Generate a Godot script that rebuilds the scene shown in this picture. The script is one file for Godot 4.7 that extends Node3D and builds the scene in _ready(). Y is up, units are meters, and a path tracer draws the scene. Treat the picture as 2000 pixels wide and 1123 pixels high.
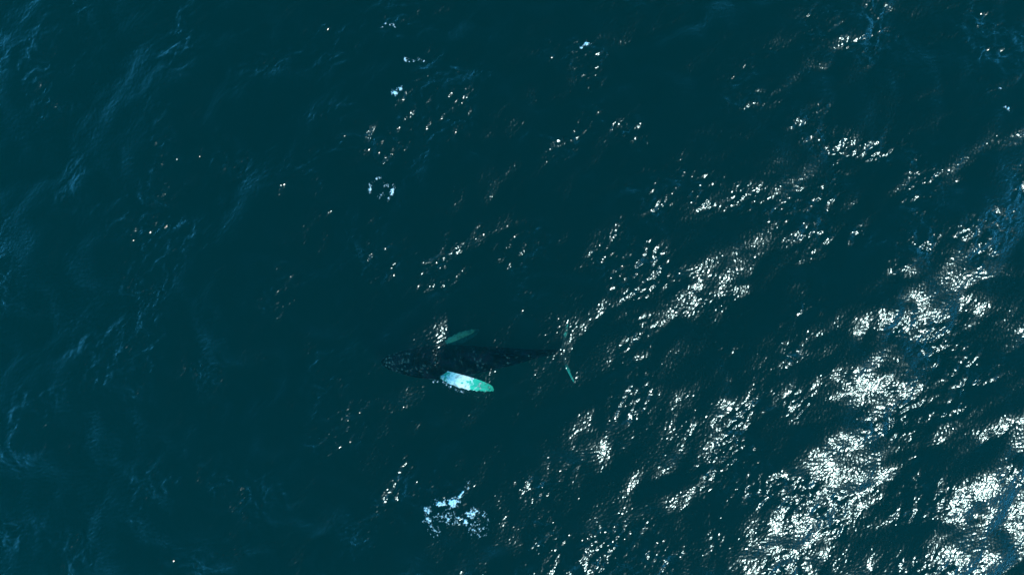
extends Node3D
# A humpback whale just under a wind-ruffled sea, seen straight down from a drone about 50 m up.
# +x is to the right of the picture, +z towards its lower edge, y up; mean sea level is y = 0.

const METRES := 0.035                    # one pixel of the 2000-wide photograph, at sea level
const EYE := 50.6                        # height of the drone

# ---- sea state
const NX := 1024
const NZ := 512
const DX := 0.077
const DZ := 0.088
const CHOP := 1.15
const RIPPLE_TILE := 14.7
var sea_x := PackedFloat32Array()        # displaced sea surface, one period of NX by NZ points
var sea_y := PackedFloat32Array()
var sea_z := PackedFloat32Array()
const SWELL_AT := 10.0                    # metres from the picture's centre to the swell's sunlit face, along its heading
var rng := RandomNumberGenerator.new()
var drift := FastNoiseLite.new()


func lin(r: float, g: float, b: float, a := 1.0) -> Color:
	var c := Color(r, g, b, 1.0).linear_to_srgb()
	c.a = a
	return c


func spot(px: float, py: float, y := 0.0) -> Vector3:   # a place in the sea, given by where the survey picture shows it
	var k := (EYE - y) / EYE
	return Vector3((px - 1000.0) * METRES * k, y, (py - 561.5) * METRES * k)


func tag(o: Node, label: String, category: String, group := "") -> void:
	o.set_meta("label", label)
	o.set_meta("category", category)
	if group:
		o.set_meta("group", group)


# ---------------------------------------------------------------- Fourier sums
func fft_lines(re: PackedFloat32Array, im: PackedFloat32Array, n: int, lines: int, step: int, line_step: int) -> Array:
	var bits := 0
	while (1 << bits) < n:
		bits += 1
	var rev := PackedInt32Array()
	rev.resize(n)
	for i in n:
		var r := 0
		for b in bits:
			if i & (1 << b):
				r |= 1 << (bits - 1 - b)
		rev[i] = r
	var wr := PackedFloat32Array()
	var wi := PackedFloat32Array()
	wr.resize(n / 2)
	wi.resize(n / 2)
	for i in n / 2:
		wr[i] = cos(TAU * i / n)
		wi[i] = sin(TAU * i / n)
	var ar := PackedFloat32Array()
	var ai := PackedFloat32Array()
	ar.resize(n)
	ai.resize(n)
	for l in lines:
		var at := l * line_step
		for i in n:
			var j := at + rev[i] * step
			ar[i] = re[j]
			ai[i] = im[j]
		var half := 1
		while half < n:
			var jump := n / (2 * half)
			var k := 0
			for w in half:
				var c := wr[k]
				var s := wi[k]
				k += jump
				var i := w
				while i < n:
					var j := i + half
					var xr := ar[j] * c - ai[j] * s
					var xi := ar[j] * s + ai[j] * c
					ar[j] = ar[i] - xr
					ai[j] = ai[i] - xi
					ar[i] += xr
					ai[i] += xi
					i = j + half
			half *= 2
		for i in n:
			var j := at + i * step
			re[j] = ar[i]
			im[j] = ai[i]
	return [re, im]


func fft2(re: PackedFloat32Array, im: PackedFloat32Array, nx: int, nz: int) -> Array:
	var a := fft_lines(re, im, nx, nz, 1, nx)
	return fft_lines(a[0], a[1], nz, nx, nx, 1)


# Slope variance per octave of wavelength (m), and how closely the waves keep to one heading.
func wave_strength(length: float, kx: float, kz: float) -> float:
	var s := 0.0
	var heading := Vector2(0.62, 0.78)
	var spread := 0.25
	if length > 5.0:
		s = 0.0065 * smoothstep(17.0, 9.0, length)
		heading = Vector2(0.45, 0.89)
		spread = 0.35
	elif length > 1.6:
		s = 0.0085
		heading = Vector2(0.5, 0.87)
		spread = 0.35
	else:
		s = 0.0085 * smoothstep(1.2, 1.6, length)
	var across := (kx * heading.x + kz * heading.y) / sqrt(kx * kx + kz * kz)
	return s * (spread + (1.0 - spread) * across * across)


# The swell under the wind waves: about 16 m from crest to crest, running towards the lower right of the picture.
func swell(x: float, z: float) -> float:
	var s := 0.83 * x + 0.55 * z
	s += 0.016 * pow(clampf(s - 20.0, 0.0, 17.0), 2)      # the crests crowd together down there
	var p := TAU / 15.2 * (s - SWELL_AT) + PI / 2 + 0.6 * drift.get_noise_2d(x, z)
	var rise := smoothstep(-14.0, 6.0, s) * (1.0 - 0.75 * smoothstep(4.0, 10.0, z) * smoothstep(20.0, 14.0, s))
	return rise * (0.23 + 0.22 * drift.get_noise_2d(x + 300.0, z)) * cos(p)


func random_waves(nx: int, nz: int, lx: float, lz: float, heading: Vector2, band: int) -> Array:
	var gr := PackedFloat32Array()
	var gi := PackedFloat32Array()
	gr.resize(nx * nz)
	gi.resize(nx * nz)
	var cell := (TAU / lx) * (TAU / lz)
	for j in nz:
		var kz := TAU / lz * (j if j < nz / 2 else j - nz)
		for i in nx:
			var kx := TAU / lx * (i if i < nx / 2 else i - nx)
			var k2 := kx * kx + kz * kz
			if k2 < 1e-6:
				continue
			var k := sqrt(k2)
			var length := TAU / k
			var across := (kx * heading.x + kz * heading.y) / k
			var s := 0.0
			if band == 1:          # wavelets a hand to a stride long
				s = 0.0050 * smoothstep(0.16, 0.24, length) * smoothstep(1.7, 1.2, length) * (0.25 + 0.75 * across * across)
			elif band == 2:        # ripples
				s = 0.0070 * smoothstep(0.10, 0.17, length) * smoothstep(0.5, 0.3, length) * (0.14 + 0.86 * across * across)
			else:
				s = wave_strength(length, kx, kz)
			if s <= 0.0:
				continue
			# slope variance s per octave: height variance density s / (2 pi ln2 k^4)
			var a := sqrt(s / (TAU * 0.693 * k2 * k2) * cell)
			gr[j * nx + i] = a * rng.randfn()
			gi[j * nx + i] = a * rng.randfn()
	# make the sums real
	var hr := PackedFloat32Array()
	var hi := PackedFloat32Array()
	hr.resize(nx * nz)
	hi.resize(nx * nz)
	for j in nz:
		var jj := (nz - j) % nz
		for i in nx:
			var a := j * nx + i
			var b := jj * nx + (nx - i) % nx
			hr[a] = 0.5 * (gr[a] + gr[b])
			hi[a] = 0.5 * (gi[a] - gi[b])
	return [hr, hi]


func raise_sea() -> void:
	rng.seed = 4711
	drift.seed = 77
	drift.frequency = 0.03
	drift.fractal_octaves = 2
	var lx := NX * DX
	var lz := NZ * DZ
	var h := random_waves(NX, NZ, lx, lz, Vector2(0.62, 0.78), 0)
	var hr: PackedFloat32Array = h[0]
	var hi: PackedFloat32Array = h[1]
	var ar := hr.duplicate()
	var ai := hi.duplicate()
	var br := hr.duplicate()
	var bi := hi.duplicate()
	for j in NZ:
		var kz := TAU / lz * (j if j < NZ / 2 else j - NZ)
		for i in NX:
			var kx := TAU / lx * (i if i < NX / 2 else i - NX)
			var k := maxf(sqrt(kx * kx + kz * kz), 1e-6)
			var n := j * NX + i
			# height and sideways shift along x share one sum; the shift along z has its own
			var f := 1.0 + kx / k
			ar[n] = hr[n] * f
			ai[n] = hi[n] * f
			br[n] = hi[n] * kz / k
			bi[n] = -hr[n] * kz / k
	var a := fft2(ar, ai, NX, NZ)
	var b := fft2(br, bi, NX, NZ)
	sea_y = a[0]
	sea_x = a[1]
	# wavelets come in gusts: steep in some places, nearly calm in others
	var w := random_waves(NX, NZ, lx, lz, Vector2(0.62, 0.78), 1)
	var c := fft2(w[0], w[1], NX, NZ)
	var wavelet: PackedFloat32Array = c[0]
	var gust := FastNoiseLite.new()
	gust.seed = 31
	gust.frequency = 0.13
	gust.fractal_octaves = 3
	sea_z = b[0]
	for j in NZ:
		for i in NX:
			var n := j * NX + i
			var g := gust.get_noise_2d(i * DX, j * DZ)
			var edge := smoothstep(0, 24, mini(mini(i, NX - i), mini(j, NZ - j)))      # calm at the seam between two periods
			# and the whale's passing leaves a slick over its back
			var q := Vector2((i - NX / 2) * DX + 2.2, (j - NZ / 2) * DZ - 4.9) / Vector2(10.0, 4.2)
			sea_y[n] += wavelet[n] * lerpf(0.8, 0.55 + 2.25 * smoothstep(-0.02, 0.42, g) * (1.0 - 0.85 * exp(-pow(q.length(), 4))), edge)
			sea_x[n] = (i - NX / 2) * DX + CHOP * sea_x[n]
			sea_z[n] = (j - NZ / 2) * DZ + CHOP * sea_z[n]


func sea_point(i: int, j: int) -> Vector3:
	var ii := posmod(i, NX)
	var jj := posmod(j, NZ)
	var n := jj * NX + ii
	var x := sea_x[n] + (i - ii) * DX
	var z := sea_z[n] + (j - jj) * DZ
	return Vector3(x, sea_y[n] + swell(x, z), z)


func sea_at(x: float, z: float) -> Vector3:    # the point of the surface that rests at (x, z) when the sea is calm
	var u := x / DX + NX / 2
	var v := z / DZ + NZ / 2
	var i := floori(u)
	var j := floori(v)
	var p := sea_point(i, j).lerp(sea_point(i + 1, j), u - i)
	return p.lerp(sea_point(i, j + 1).lerp(sea_point(i + 1, j + 1), u - i), v - j)


func sea_sheet(mesh: ArrayMesh, i0: int, i1: int, j0: int, j1: int, step: int, hole: Rect2i, sink: float, m: Material) -> void:
	var cols := (i1 - i0) / step + 1
	var rows := (j1 - j0) / step + 1
	var v := PackedVector3Array()
	var nrm := PackedVector3Array()
	var uv := PackedVector2Array()
	var idx := PackedInt32Array()
	v.resize(cols * rows)
	nrm.resize(cols * rows)
	uv.resize(cols * rows)
	var n := 0
	for r in rows:
		for c in cols:
			var i := i0 + c * step
			var j := j0 + r * step
			var p := sea_point(i, j)
			var dx := sea_point(i + step, j) - sea_point(i - step, j)
			var dz := sea_point(i, j + step) - sea_point(i, j - step)
			nrm[n] = dz.cross(dx).normalized()
			p.y -= sink
			v[n] = p
			uv[n] = Vector2(p.x * 0.891 + p.z * 0.454, p.z * 0.891 - p.x * 0.454) / RIPPLE_TILE
			n += 1
	idx.resize((cols - 1) * (rows - 1) * 6)
	var k := 0
	for r in rows - 1:
		for c in cols - 1:
			if hole.has_area() and hole.has_point(Vector2i(i0 + c * step, j0 + r * step)) and hole.has_point(Vector2i(i0 + (c + 1) * step, j0 + (r + 1) * step)):
				continue
			var a := r * cols + c
			idx[k] = a
			idx[k + 1] = a + 1
			idx[k + 2] = a + cols
			idx[k + 3] = a + 1
			idx[k + 4] = a + cols + 1
			idx[k + 5] = a + cols
			k += 6
	idx.resize(k)
	var arrays := []
	arrays.resize(Mesh.ARRAY_MAX)
	arrays[Mesh.ARRAY_VERTEX] = v
	arrays[Mesh.ARRAY_NORMAL] = nrm
	arrays[Mesh.ARRAY_TEX_UV] = uv
	arrays[Mesh.ARRAY_INDEX] = idx
	mesh.add_surface_from_arrays(Mesh.PRIMITIVE_TRIANGLES, arrays)
	mesh.surface_set_material(mesh.get_surface_count() - 1, m)


func ripple_texture() -> ImageTexture:
	var n := 1024
	var size := RIPPLE_TILE
	rng.seed = 99
	var h := random_waves(n, n, size, size, Vector2(0.94, 0.34), 2)
	var hr: PackedFloat32Array = h[0]
	var hi: PackedFloat32Array = h[1]
	var ar := hr.duplicate()
	var ai := hi.duplicate()
	for j in n:
		var kz := TAU / size * (j if j < n / 2 else j - n)
		for i in n:
			var kx := TAU / size * (i if i < n / 2 else i - n)
			var a := j * n + i
			# slope along x in the real part, along z in the imaginary part
			ar[a] = -hr[a] * kz - hi[a] * kx
			ai[a] = -hi[a] * kz + hr[a] * kx
	var s := fft2(ar, ai, n, n)
	var sx: PackedFloat32Array = s[0]
	var sz: PackedFloat32Array = s[1]
	var data := PackedByteArray()
	data.resize(n * n * 3)
	for a in n * n:
		var v := Vector3(-sx[a], -sz[a], 1.0).normalized()
		data[a * 3] = int(clampf(v.x * 0.5 + 0.5, 0, 1) * 255.0)
		data[a * 3 + 1] = int(clampf(v.y * 0.5 + 0.5, 0, 1) * 255.0)
		data[a * 3 + 2] = int(clampf(v.z * 0.5 + 0.5, 0, 1) * 255.0)
	return ImageTexture.create_from_image(Image.create_from_data(n, n, false, Image.FORMAT_RGB8, data))


# ---------------------------------------------------------------- a mesh made of rings
class Hull:
	var v := PackedVector3Array()
	var c := PackedColorArray()
	var idx := PackedInt32Array()

	func rings(list: Array, colours: Array) -> void:      # closed rings, run one after the other, capped at both ends
		var m: int = list[0].size()
		var base := v.size()
		for r in list.size():
			v.append_array(list[r])
			c.append_array(colours[r])
		for r in list.size() - 1:
			for k in m:
				var a := base + r * m + k
				var b := base + r * m + (k + 1) % m
				idx.append_array([a, a + m, b, b, a + m, b + m])
		for e in [0, list.size() - 1]:
			var mid := Vector3.ZERO
			for p in list[e]:
				mid += p / m
			v.append(mid)
			c.append(colours[e][0])
			for k in m:
				var a: int = base + e * m + k
				var b: int = base + e * m + (k + 1) % m
				idx.append_array([v.size() - 1, a, b] if e == 0 else [v.size() - 1, b, a])

	func commit(material: Material) -> ArrayMesh:
		var n := PackedVector3Array()
		n.resize(v.size())
		for t in idx.size() / 3:
			var a := idx[t * 3]
			var b := idx[t * 3 + 1]
			var d := idx[t * 3 + 2]
			var f := (v[d] - v[a]).cross(v[b] - v[a])
			n[a] += f
			n[b] += f
			n[d] += f
		for i in n.size():
			n[i] = n[i].normalized()
		var arrays := []
		arrays.resize(Mesh.ARRAY_MAX)
		arrays[Mesh.ARRAY_VERTEX] = v
		arrays[Mesh.ARRAY_NORMAL] = n
		if c.size() == v.size():
			arrays[Mesh.ARRAY_COLOR] = c
		arrays[Mesh.ARRAY_INDEX] = idx
		var m := ArrayMesh.new()
		m.add_surface_from_arrays(Mesh.PRIMITIVE_TRIANGLES, arrays)
		m.surface_set_material(0, material)
		return m


func table(pairs: Array, t: float) -> float:     # smooth look-up in a list of [t, value]
	for k in pairs.size() - 1:
		if t <= pairs[k + 1][0]:
			var a: Array = pairs[maxi(k - 1, 0)]
			var b: Array = pairs[k]
			var d: Array = pairs[k + 1]
			var e: Array = pairs[mini(k + 2, pairs.size() - 1)]
			var u: float = (t - b[0]) / (d[0] - b[0])
			return cubic_interpolate(b[1], d[1], a[1], e[1], u)
	return pairs[-1][1]


func along(curve: Array, t: float) -> Vector3:   # smooth look-up in a list of points spread evenly over 0..1
	var f := clampf(t, 0, 1) * (curve.size() - 1)
	var k := mini(floori(f), curve.size() - 2)
	var a: Vector3 = curve[maxi(k - 1, 0)]
	var b: Vector3 = curve[k]
	var d: Vector3 = curve[k + 1]
	var e: Vector3 = curve[mini(k + 2, curve.size() - 1)]
	return b.cubic_interpolate(d, a, e, f - k)


const HALF_WIDTH := [[0.0, 0.06], [0.015, 0.2], [0.04, 0.4], [0.09, 0.66], [0.15, 0.9], [0.22, 1.1], [0.3, 1.22], [0.38, 1.2], [0.47, 1.06], [0.56, 0.88], [0.66, 0.68], [0.75, 0.48], [0.83, 0.32], [0.91, 0.2], [1.0, 0.13]]
const BACK := [[0.0, 0.04], [0.03, 0.14], [0.08, 0.26], [0.15, 0.42], [0.22, 0.58], [0.3, 0.74], [0.38, 0.84], [0.48, 0.82], [0.58, 0.76], [0.68, 0.66], [0.78, 0.52], [0.86, 0.38], [0.94, 0.24], [1.0, 0.1]]
const BELLY := [[0.0, 0.05], [0.03, 0.2], [0.08, 0.44], [0.15, 0.74], [0.22, 0.96], [0.3, 1.12], [0.4, 1.12], [0.5, 0.98], [0.6, 0.8], [0.7, 0.62], [0.8, 0.46], [0.9, 0.3], [1.0, 0.1]]


func build_whale() -> void:
	rng.seed = 12
	var grain := FastNoiseLite.new()
	grain.seed = 5
	grain.frequency = 1.1
	grain.fractal_octaves = 4
	var fleck := FastNoiseLite.new()
	fleck.seed = 8
	fleck.frequency = 4.2
	fleck.fractal_octaves = 3
	var skin := Hull.new()
	var roll := deg_to_rad(14.0)
	var spine := [spot(744, 707, -1.75), spot(790, 708, -1.85), spot(845, 708, -1.9), spot(900, 705, -1.85), spot(955, 700.5, -1.75), spot(1010, 695.5, -1.6), spot(1056, 690, -1.6), spot(1099, 685.5, -1.85)]
	var black := Color(0.0015, 0.002, 0.003)
	var slate := Color(0.004, 0.007, 0.010)
	var pale := Color(0.16, 0.36, 0.34)
	# knobs on the head: three rows, one down the middle and one along each jaw
	var knobs := []
	for k in 9:
		knobs.append([0.03 + 0.017 * k, PI / 2 + rng.randf_range(-0.06, 0.06), 0.07])
		for s in [-1, 1]:
			knobs.append([0.025 + 0.018 * k, PI / 2 + s * rng.randf_range(0.55, 0.72), 0.075])
			knobs.append([0.02 + 0.02 * k, PI / 2 + s * rng.randf_range(1.05, 1.35), 0.08])
	var rows := 250
	var around := 80
	var list := []
	var colours := []
	for r in rows + 1:
		var t := float(r) / rows
		t = t * t * (3 - 2 * t) * 0.35 + t * 0.65
		var mid := along(spine, t)
		var ahead := (along(spine, t + 0.01) - along(spine, t - 0.01)).normalized()
		var side := ahead.cross(Vector3.UP).normalized()      # towards the lower edge of the picture
		var up := side.cross(ahead).normalized()
		var lean := roll * smoothstep(0.0, 0.2, t) * (1.0 - 0.5 * smoothstep(0.7, 1.0, t))
		var s2 := side * cos(lean) + up * sin(lean)
		var u2 := up * cos(lean) - side * sin(lean)
		var w := table(HALF_WIDTH, t)
		var hb := table(BACK, t)
		var hv := table(BELLY, t)
		var ring := PackedVector3Array()
		var tint := PackedColorArray()
		for k in around:
			var a := TAU * k / around
			var ca := cos(a)
			var sa := sin(a)
			var x := w * signf(ca) * pow(absf(ca), 0.9)
			var y := (hb if sa > 0 else hv) * signf(sa) * pow(absf(sa), 1.0 if t < 0.5 else 1.15)
			var bump := 0.0
			var from_top := absf(a - PI / 2)
			# keel down the tail stock, low dorsal fin, splash guard before the blowholes, lip line
			bump += 0.09 * smoothstep(0.55, 0.7, t) * exp(-pow(from_top / 0.22, 2)) * (1.0 + 0.25 * sin(t * 150.0))
			var fin := (t - 0.665) / 0.036
			bump += 0.36 * exp(-pow(from_top / 0.13, 2)) * (exp(-fin * fin) if fin > 0 else exp(-fin * fin * 0.35))
			bump += 0.11 * exp(-pow((t - 0.196) / 0.012, 2) - pow(from_top / 0.24, 2))
			bump += 0.07 * exp(-pow((t - 0.214) / 0.016, 2) - pow((from_top - 0.17) / 0.09, 2))
			bump -= 0.05 * exp(-pow((t - 0.214) / 0.014, 2) - pow((from_top - 0.06) / 0.04, 2))
			bump += 0.035 * exp(-pow(from_top / 0.1, 2)) * smoothstep(0.2, 0.16, t) * smoothstep(0.0, 0.05, t)
			# throat grooves
			if sa < -0.1 and t < 0.55:
				bump += 0.018 * sin(a * 40.0) * smoothstep(0.55, 0.45, t) * smoothstep(0.02, 0.08, t)
			var spots := 0.0
			for q in knobs:
				var e := pow((t - q[0]) * 12.4 / q[2], 2) + pow(wrapf(a - q[1], -PI, PI) * maxf(w, 0.2) / q[2], 2)
				if e < 6.0:
					bump += 0.055 * exp(-e)
					spots = maxf(spots, exp(-e * 1.4))
			var out := (s2 * ca + u2 * sa).normalized()
			var p := mid + s2 * x + u2 * y + out * bump
			ring.append(p)
			# hide: black, slate mottling, pale scars and barnacle flecks; pale blotches low on the flank
			var g := grain.get_noise_3dv(p * 1.0)
			var f := fleck.get_noise_3dv(p)
			var col := black.lerp(slate, smoothstep(-0.15, 0.35, g))
			col = col.lerp(pale, 0.2 * smoothstep(0.30, 0.44, f) * smoothstep(-0.1, 0.25, grain.get_noise_3dv(p + Vector3(31, 0, 7))))
			col = col.lerp(pale, 0.38 * spots * smoothstep(-0.1, 0.3, f))
			var low := smoothstep(0.25, -0.35, sa)
			col = col.lerp(pale, low * smoothstep(0.02, 0.22, grain.get_noise_3dv(p * 0.9 + Vector3(3, 50, 0))))
			tint.append(col)
		list.append(ring)
		colours.append(tint)
	skin.rings(list, colours)
	# flippers, long and knobbed along the leading edge, white with dark blotches
	var near_line := [spot(852, 727, -1.75), spot(868, 735, -1.1), spot(892, 744, -0.45), spot(918, 751, -0.6), spot(942, 756, -1.1), spot(964, 761, -1.8)]
	var far_line := [spot(862, 684, -1.9), spot(874, 673, -2.15), spot(887, 665, -2.35), spot(901, 658, -2.7), spot(917, 652, -3.2), spot(935, 645, -3.9)]
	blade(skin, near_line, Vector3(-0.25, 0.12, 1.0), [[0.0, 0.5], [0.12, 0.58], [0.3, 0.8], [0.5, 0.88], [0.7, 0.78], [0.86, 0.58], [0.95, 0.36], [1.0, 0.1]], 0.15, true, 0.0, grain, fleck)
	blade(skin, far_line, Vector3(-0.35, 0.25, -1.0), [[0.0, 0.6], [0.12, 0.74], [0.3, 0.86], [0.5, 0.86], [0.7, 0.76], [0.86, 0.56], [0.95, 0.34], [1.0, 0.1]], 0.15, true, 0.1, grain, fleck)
	# the flukes, on the upstroke so that they show nearly edge on
	for s in [-1.0, 1.0]:
		var line := [spot(1090, 687, -1.8), spot(1100, 685 + s * 8, -1.8), spot(1103 + (2 if s > 0 else 0), 685 + s * 24, -1.7), spot(1106 + (6 if s > 0 else 0), 685 + s * 42, -1.6), spot(1109 + (13 if s > 0 else 1), 685 + s * 62, -1.7)]
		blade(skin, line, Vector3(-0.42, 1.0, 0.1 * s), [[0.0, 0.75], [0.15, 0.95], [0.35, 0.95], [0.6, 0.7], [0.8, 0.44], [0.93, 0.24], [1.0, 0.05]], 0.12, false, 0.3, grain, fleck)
	var hide := StandardMaterial3D.new()
	hide.resource_name = "whale_hide"
	hide.vertex_color_use_as_albedo = true
	hide.roughness = 0.55
	hide.metallic_specular = 0.05
	var o := MeshInstance3D.new()
	o.name = "humpback_whale"
	o.mesh = skin.commit(hide)
	add_child(o, true)
	tag(o, "dark humpback whale with white flippers swimming just below the sea surface", "whale")


# A flipper or half a fluke: LINE from root to tip, EDGE towards the leading edge, CHORD by length.
func blade(skin: Hull, line: Array, edge: Vector3, chord: Array, thick: float, knobbed: bool, dark_share: float, grain: FastNoiseLite, fleck: FastNoiseLite) -> void:
	var rows := 70
	var m := 36
	var list := []
	var colours := []
	var black := Color(0.01, 0.014, 0.018)
	var depth_tint := Color(0.04, 0.48, 0.31) if knobbed and dark_share == 0.0 else (Color(0.02, 0.15, 0.12) if knobbed else Color(0.03, 0.27, 0.20))  # blue-green of the overlying water, painted on; dimmer on far flipper and flukes
	var white := Color(0.88, 0.90, 0.84)
	for r in rows + 1:
		var t := float(r) / rows
		var mid := along(line, t)
		var ahead := (along(line, minf(t + 0.02, 1.0)) - along(line, maxf(t - 0.02, 0.0))).normalized()
		var lead := (edge - ahead * edge.dot(ahead)).normalized()
		var up := ahead.cross(lead).normalized()
		var c := table(chord, t)
		var th := thick * (0.35 + 0.65 * c)
		var ring := PackedVector3Array()
		var tint := PackedColorArray()
		for k in m:
			var a := TAU * k / m
			var x := cos(a)
			var front := 0.42 * c
			if knobbed:
				front += 0.05 * maxf(0.0, sin(t * 46.0)) + 0.02 * sin(t * 97.0)
			else:
				front += 0.015 * sin(t * 30.0)
			var back := 0.58 * c + (0.0 if knobbed else 0.03 * sin(t * 70.0))
			var px := x * front if x > 0 else x * back
			var py := sin(a) * th * (0.5 + 0.5 * x if x < 0 else 1.0) * (1.0 - 0.4 * x * x)
			var p := mid + lead * px + up * py
			ring.append(p)
			var g := grain.get_noise_3dv(p * 1.4)
			var f := fleck.get_noise_3dv(p * 1.2)
			var blot := smoothstep(0.16, 0.26, g * 0.8 + f * 0.55 + dark_share * 0.5)
			if not knobbed:
				blot = maxf(smoothstep(0.66, 0.5, t + g * 0.12), smoothstep(-0.08, 0.16, g + f * 0.5))
			else:
				blot = maxf(blot * 0.5, smoothstep(0.2, 0.12, t + g * 0.12 + f * 0.1))
			# water depth painted into the pale hide: blue-green, left white where nearest the surface
			var untinted := smoothstep(0.10, 0.24, 0.75 * exp(-pow((t - 0.42) / 0.27, 2)) - 0.24 + g * 0.5 + f * 0.4) if knobbed and dark_share == 0.0 else 0.0
			tint.append(depth_tint.lerp(white, untinted).lerp(black, blot * 0.95))
		list.append(ring)
		colours.append(tint)
	skin.rings(list, colours)


# ---------------------------------------------------------------- foam
# LOBES: [px, py, radius x, radius y (in photograph pixels), turn in degrees, strength]. Lacy rafts of bubbles that ride on the waves.
func foam(lobes: Array, seed_: int, lace: float, label: String) -> void:
	var wisp := FastNoiseLite.new()
	wisp.seed = seed_
	wisp.frequency = lace
	wisp.noise_type = FastNoiseLite.TYPE_SIMPLEX
	wisp.fractal_type = FastNoiseLite.FRACTAL_RIDGED
	wisp.fractal_octaves = 3
	wisp.domain_warp_enabled = true
	wisp.domain_warp_amplitude = 0.25
	wisp.domain_warp_frequency = 1.8
	var froth := FastNoiseLite.new()
	froth.seed = seed_ + 1
	froth.frequency = 3.2
	froth.fractal_octaves = 3
	var lo := Vector2(1e9, 1e9)
	var hi := -lo
	for l in lobes:
		var r := maxf(l[2], l[3]) * 1.7
		lo = lo.min(Vector2(l[0] - r, l[1] - r))
		hi = hi.max(Vector2(l[0] + r, l[1] + r))
	var a := spot(lo.x, lo.y)
	var b := spot(hi.x, hi.y)
	var cell := 0.03
	var nx := int((b.x - a.x) / cell)
	var nz := int((b.z - a.z) / cell)
	var field := PackedFloat32Array()
	field.resize((nx + 1) * (nz + 1))
	for j in nz + 1:
		for i in nx + 1:
			var x := a.x + i * cell
			var z := a.z + j * cell
			var cover := 0.0
			for l in lobes:
				var c := spot(l[0], l[1])
				var q := Vector2(x - c.x, z - c.z).rotated(-deg_to_rad(l[4])) / METRES
				cover = maxf(cover, l[5] * exp(-pow(q.x / l[2], 2) - pow(q.y / l[3], 2)))
			var w := wisp.get_noise_2d(x, z) * 0.5 + 0.5
			field[j * (nx + 1) + i] = 0.95 * cover + (0.8 * (w - 0.6) + 0.6 * froth.get_noise_2d(x, z)) * smoothstep(0.0, 0.25, cover) - 0.52
	# sort the covered cells into rafts that hang together: each large raft is a part, the flecks stay joined
	var mark := PackedInt32Array()
	mark.resize(nx * nz)
	for j in nz:
		for i in nx:
			var n := j * (nx + 1) + i
			mark[j * nx + i] = -1 if maxf(maxf(field[n], field[n + 1]), maxf(field[n + nx + 2], field[n + nx + 1])) >= 0.0 else -2
	var rafts := []
	for start in nx * nz:
		if mark[start] != -1:
			continue
		var cells := PackedInt32Array([start])
		mark[start] = 0
		var at := 0
		while at < cells.size():
			var i := cells[at] % nx
			var j := cells[at] / nx
			at += 1
			for d in [[1, 0], [-1, 0], [0, 1], [0, -1], [1, 1], [-1, -1], [1, -1], [-1, 1]]:
				var i2: int = i + d[0]
				var j2: int = j + d[1]
				if i2 >= 0 and j2 >= 0 and i2 < nx and j2 < nz and mark[j2 * nx + i2] == -1:
					mark[j2 * nx + i2] = 0
					cells.append(j2 * nx + i2)
		rafts.append(cells)
	if rafts.is_empty():
		return
	var o := Node3D.new()
	o.name = "foam_patch"
	var mid := spot(lobes[0][0], lobes[0][1])
	o.position = sea_at(mid.x, mid.z)
	add_child(o, true)
	tag(o, label, "foam", "foam left by breaking wavelets")
	rafts.sort_custom(func(p, q): return p.size() > q.size())
	var flecks := PackedInt32Array()
	var large := 0
	for cells in rafts:
		if large == 0 or (cells.size() >= 70 and large < 40):
			large += 1
			foam_piece(o, "foam_raft", cells, field, nx, a, cell, froth)
		else:
			flecks.append_array(cells)
	if flecks.size():
		foam_piece(o, "foam_flecks", flecks, field, nx, a, cell, froth).set_meta("kind", "stuff")


func foam_piece(o: Node3D, called: String, cells: PackedInt32Array, field: PackedFloat32Array, nx: int, a: Vector3, cell: float, froth: FastNoiseLite) -> MeshInstance3D:
	var hull := Hull.new()
	var ids := {}
	for c in cells:
		var n := (c / nx) * (nx + 1) + c % nx
		var q := [n, n + 1, n + nx + 2, n + nx + 1]
		for e in q:
			if not ids.has(e):
				ids[e] = hull.v.size()
				var x: float = a.x + (e % (nx + 1)) * cell
				var z: float = a.z + (e / (nx + 1)) * cell
				var p := sea_at(x, z)
				var f := field[e]
				p.y += clampf(f, -0.4, 0.5) * 0.14 + 0.006 + (0.02 * froth.get_noise_2d(x * 3.0, z * 3.0) if f > 0.0 else 0.0)
				hull.v.append(p - o.position)
				hull.c.append(Color(1, 1, 1, clampf(0.95 * smoothstep(-0.05, 0.46, f) + 0.22 * froth.get_noise_2d(x * 2.3, z * 2.3), 0.0, 1.0)))
		hull.idx.append_array([ids[q[0]], ids[q[1]], ids[q[3]], ids[q[1]], ids[q[2]], ids[q[3]]])
	var m := MeshInstance3D.new()
	m.name = called
	m.mesh = hull.commit(foam_white)
	o.add_child(m, true)
	return m


var foam_white: StandardMaterial3D


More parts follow.
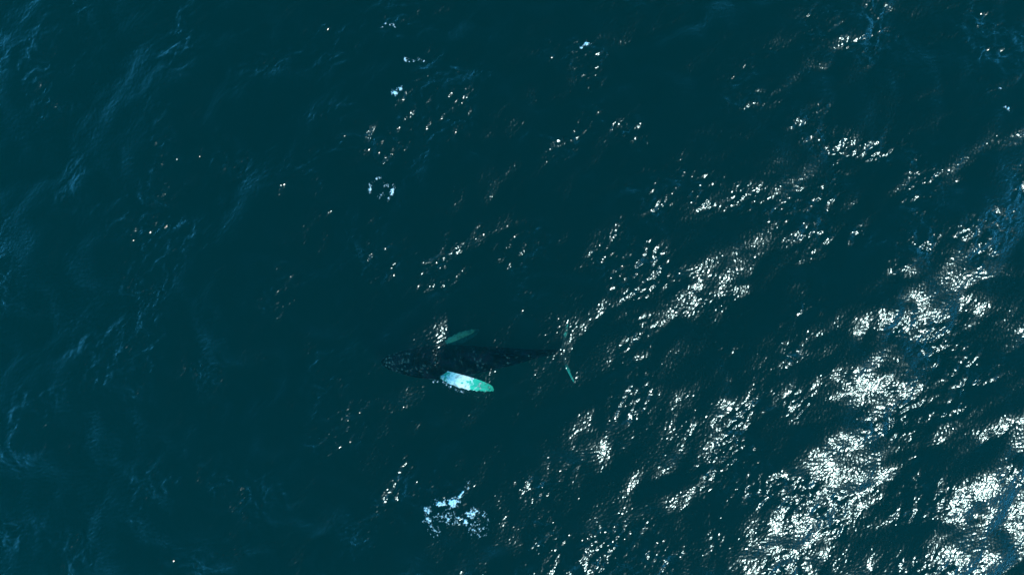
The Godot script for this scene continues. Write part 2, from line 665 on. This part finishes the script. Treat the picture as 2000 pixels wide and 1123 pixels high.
func _ready() -> void:
	# ---- camera
	var cam := Camera3D.new()
	cam.name = "camera"
	cam.position = Vector3(0, EYE, 0)
	cam.rotation_degrees = Vector3(-90, 0, 0)
	cam.fov = rad_to_deg(2.0 * atan(561.5 * METRES / EYE))
	cam.near = 0.5
	cam.far = 6000.0
	add_child(cam)
	cam.current = true
	# ---- sky
	var air := ProceduralSkyMaterial.new()
	air.sky_top_color = lin(0.003, 0.05, 0.085)
	air.sky_horizon_color = lin(0.06, 0.44, 0.86)
	air.sky_curve = 0.25
	air.sky_energy_multiplier = 2.4
	air.ground_bottom_color = Color(0.01, 0.07, 0.09)
	air.ground_horizon_color = Color(0.30, 0.45, 0.55)
	var world := WorldEnvironment.new()
	world.name = "daylight"
	var env := Environment.new()
	env.background_mode = Environment.BG_SKY
	env.sky = Sky.new()
	env.sky.sky_material = air
	env.tonemap_mode = Environment.TONE_MAPPER_LINEAR
	env.tonemap_exposure = 1.0
	env.volumetric_fog_enabled = true
	env.volumetric_fog_density = 0.0
	env.sdfgi_enabled = true
	env.ssao_enabled = true
	env.ssil_enabled = true
	world.environment = env
	add_child(world)
	# ---- sun, beyond the lower right corner of the picture, 47 degrees up
	var sun := DirectionalLight3D.new()
	sun.name = "sun"
	sun.light_color = Color(0.87, 1.0, 0.985)
	sun.light_energy = 1.3
	sun.light_angular_distance = 0.53
	sun.shadow_enabled = true
	add_child(sun)
	var zenith := deg_to_rad(42.5)
	var to_sun := Vector3(0.83 * sin(zenith), cos(zenith), 0.558 * sin(zenith))
	sun.look_at_from_position(to_sun * 100.0, Vector3.ZERO, Vector3.UP)

	# ---- the sea: a rippled surface over a deep body of water that scatters blue-green and swallows red
	raise_sea()
	var water := StandardMaterial3D.new()
	water.resource_name = "sea_water"
	water.transparency = BaseMaterial3D.TRANSPARENCY_ALPHA
	water.albedo_color = Color(1, 1, 1, 0.0)
	water.roughness = 0.18
	water.metallic_specular = 0.36
	water.normal_enabled = true
	water.normal_scale = 1.0
	water.normal_texture = ripple_texture()
	var sheet := ArrayMesh.new()
	var none := Rect2i()
	sea_sheet(sheet, 0, NX, 0, NZ, 1, none, 0.0, water)
	sea_sheet(sheet, -NX, NX * 2, -NZ, NZ * 2, 4, Rect2i(4, 4, NX - 8, NZ - 8), 0.03, water)
	sea_sheet(sheet, -NX * 2, NX * 3, -NZ * 3, NZ * 4, 16, Rect2i(-NX + 16, -NZ + 16, NX * 3 - 32, NZ * 3 - 32), 0.25, water)
	var far := Rect2i(-NX * 2 + 256, -NZ * 3 + 256, NX * 5 - 512, NZ * 7 - 512)
	sea_sheet(sheet, -NX * 40, NX * 41, -NZ * 60, NZ * 61, 512, far, 0.6, water)
	var sea := MeshInstance3D.new()
	sea.name = "sea"
	sea.mesh = sheet
	sea.set_meta("kind", "structure")
	add_child(sea)
	var depths := FogVolume.new()
	depths.name = "water_body"
	depths.shape = RenderingServer.FOG_VOLUME_SHAPE_BOX
	depths.size = Vector3(6000, 70, 6000)
	depths.position = Vector3(0, -35.08, 0)
	var murk := FogMaterial.new()
	murk.resource_name = "sea_depths"
	murk.density = 0.15
	murk.albedo = lin(0.0, 0.096, 0.090)
	depths.material = murk
	depths.set_meta("kind", "structure")
	sea.add_child(depths)

	build_whale()

	# ---- foam
	foam_white = StandardMaterial3D.new()
	foam_white.resource_name = "foam"
	foam_white.albedo_color = lin(0.82, 0.84, 0.85)
	foam_white.roughness = 0.85
	foam_white.vertex_color_use_as_albedo = true      # white everywhere; the alpha is how closely the bubbles pack
	foam_white.transparency = BaseMaterial3D.TRANSPARENCY_ALPHA
	foam([[884, 985, 14, 11, -25, 1.15], [897, 969, 15, 5, -50, 1.0], [862, 985, 14, 7, 10, 0.95], [920, 1001, 12, 9, -30, 1.05], [840, 999, 8, 9, 0, 0.9], [841, 1018, 12, 7, 10, 0.85], [878, 1012, 34, 12, 5, 0.6], [850, 1036, 14, 18, 0, 0.45], [930, 1028, 26, 26, 20, 0.47], [908, 1019, 8, 8, 0, 0.9], [908, 955, 18, 8, -50, 0.5], [946, 1010, 10, 14, 0, 0.5]], 3, 2.4, "largest lacy white foam patch, near the middle of the lower edge")
	foam([[764, 373, 5, 14, 25, 1.0], [757, 387, 4, 9, 25, 0.8], [718, 370, 4, 12, -5, 0.85], [724, 357, 6, 5, -40, 0.6], [748, 362, 10, 6, 30, 0.55], [741, 384, 12, 6, -20, 0.5], [732, 350, 10, 4, -10, 0.6]], 21, 3.0, "broken ring of foam between the whale and the foam streaks at the upper edge")
	foam([[792, 120, 8, 4, 20, 1.0], [806, 122, 6, 3, 5, 0.6], [816, 119, 4, 5, -30, 0.7], [826, 122, 4, 3, 0, 0.55]], 33, 3.0, "short foam streak along a curved crest near the upper edge")
	foam([[773, 181, 6, 6, 0, 1.1], [782, 175, 7, 4, -40, 0.8], [767, 177, 4, 5, 30, 0.6]], 45, 3.0, "small bright foam tuft below the curved foam streak")
	foam([[752, 46, 4, 3, 0, 0.75], [768, 51, 8, 4, 20, 0.75], [744, 54, 5, 3, 10, 0.6]], 57, 3.0, "faint arc of foam flecks, topmost of the foam patches")
	foam([[1143, 87, 9, 5, -40, 1.0], [1134, 94, 8, 3, -25, 0.7]], 69, 3.0, "bright slanting foam fleck near the upper edge, right of the middle")
	foam([[1963, 212, 8, 4, 35, 0.95], [1948, 172, 3, 8, 10, 0.6]], 81, 3.0, "foam fleck at the right edge, high up")
	foam([[846, 741, 4, 3, 20, 0.9], [855, 743, 3, 3, 0, 0.8], [872, 744, 7, 7, 0, 0.66], [880, 752, 10, 4, 25, 0.58], [900, 759, 16, 4, 20, 0.56], [884, 737, 12, 3, 10, 0.55]], 93, 3.2, "thin froth around the shoulder of the whale's bright flipper")
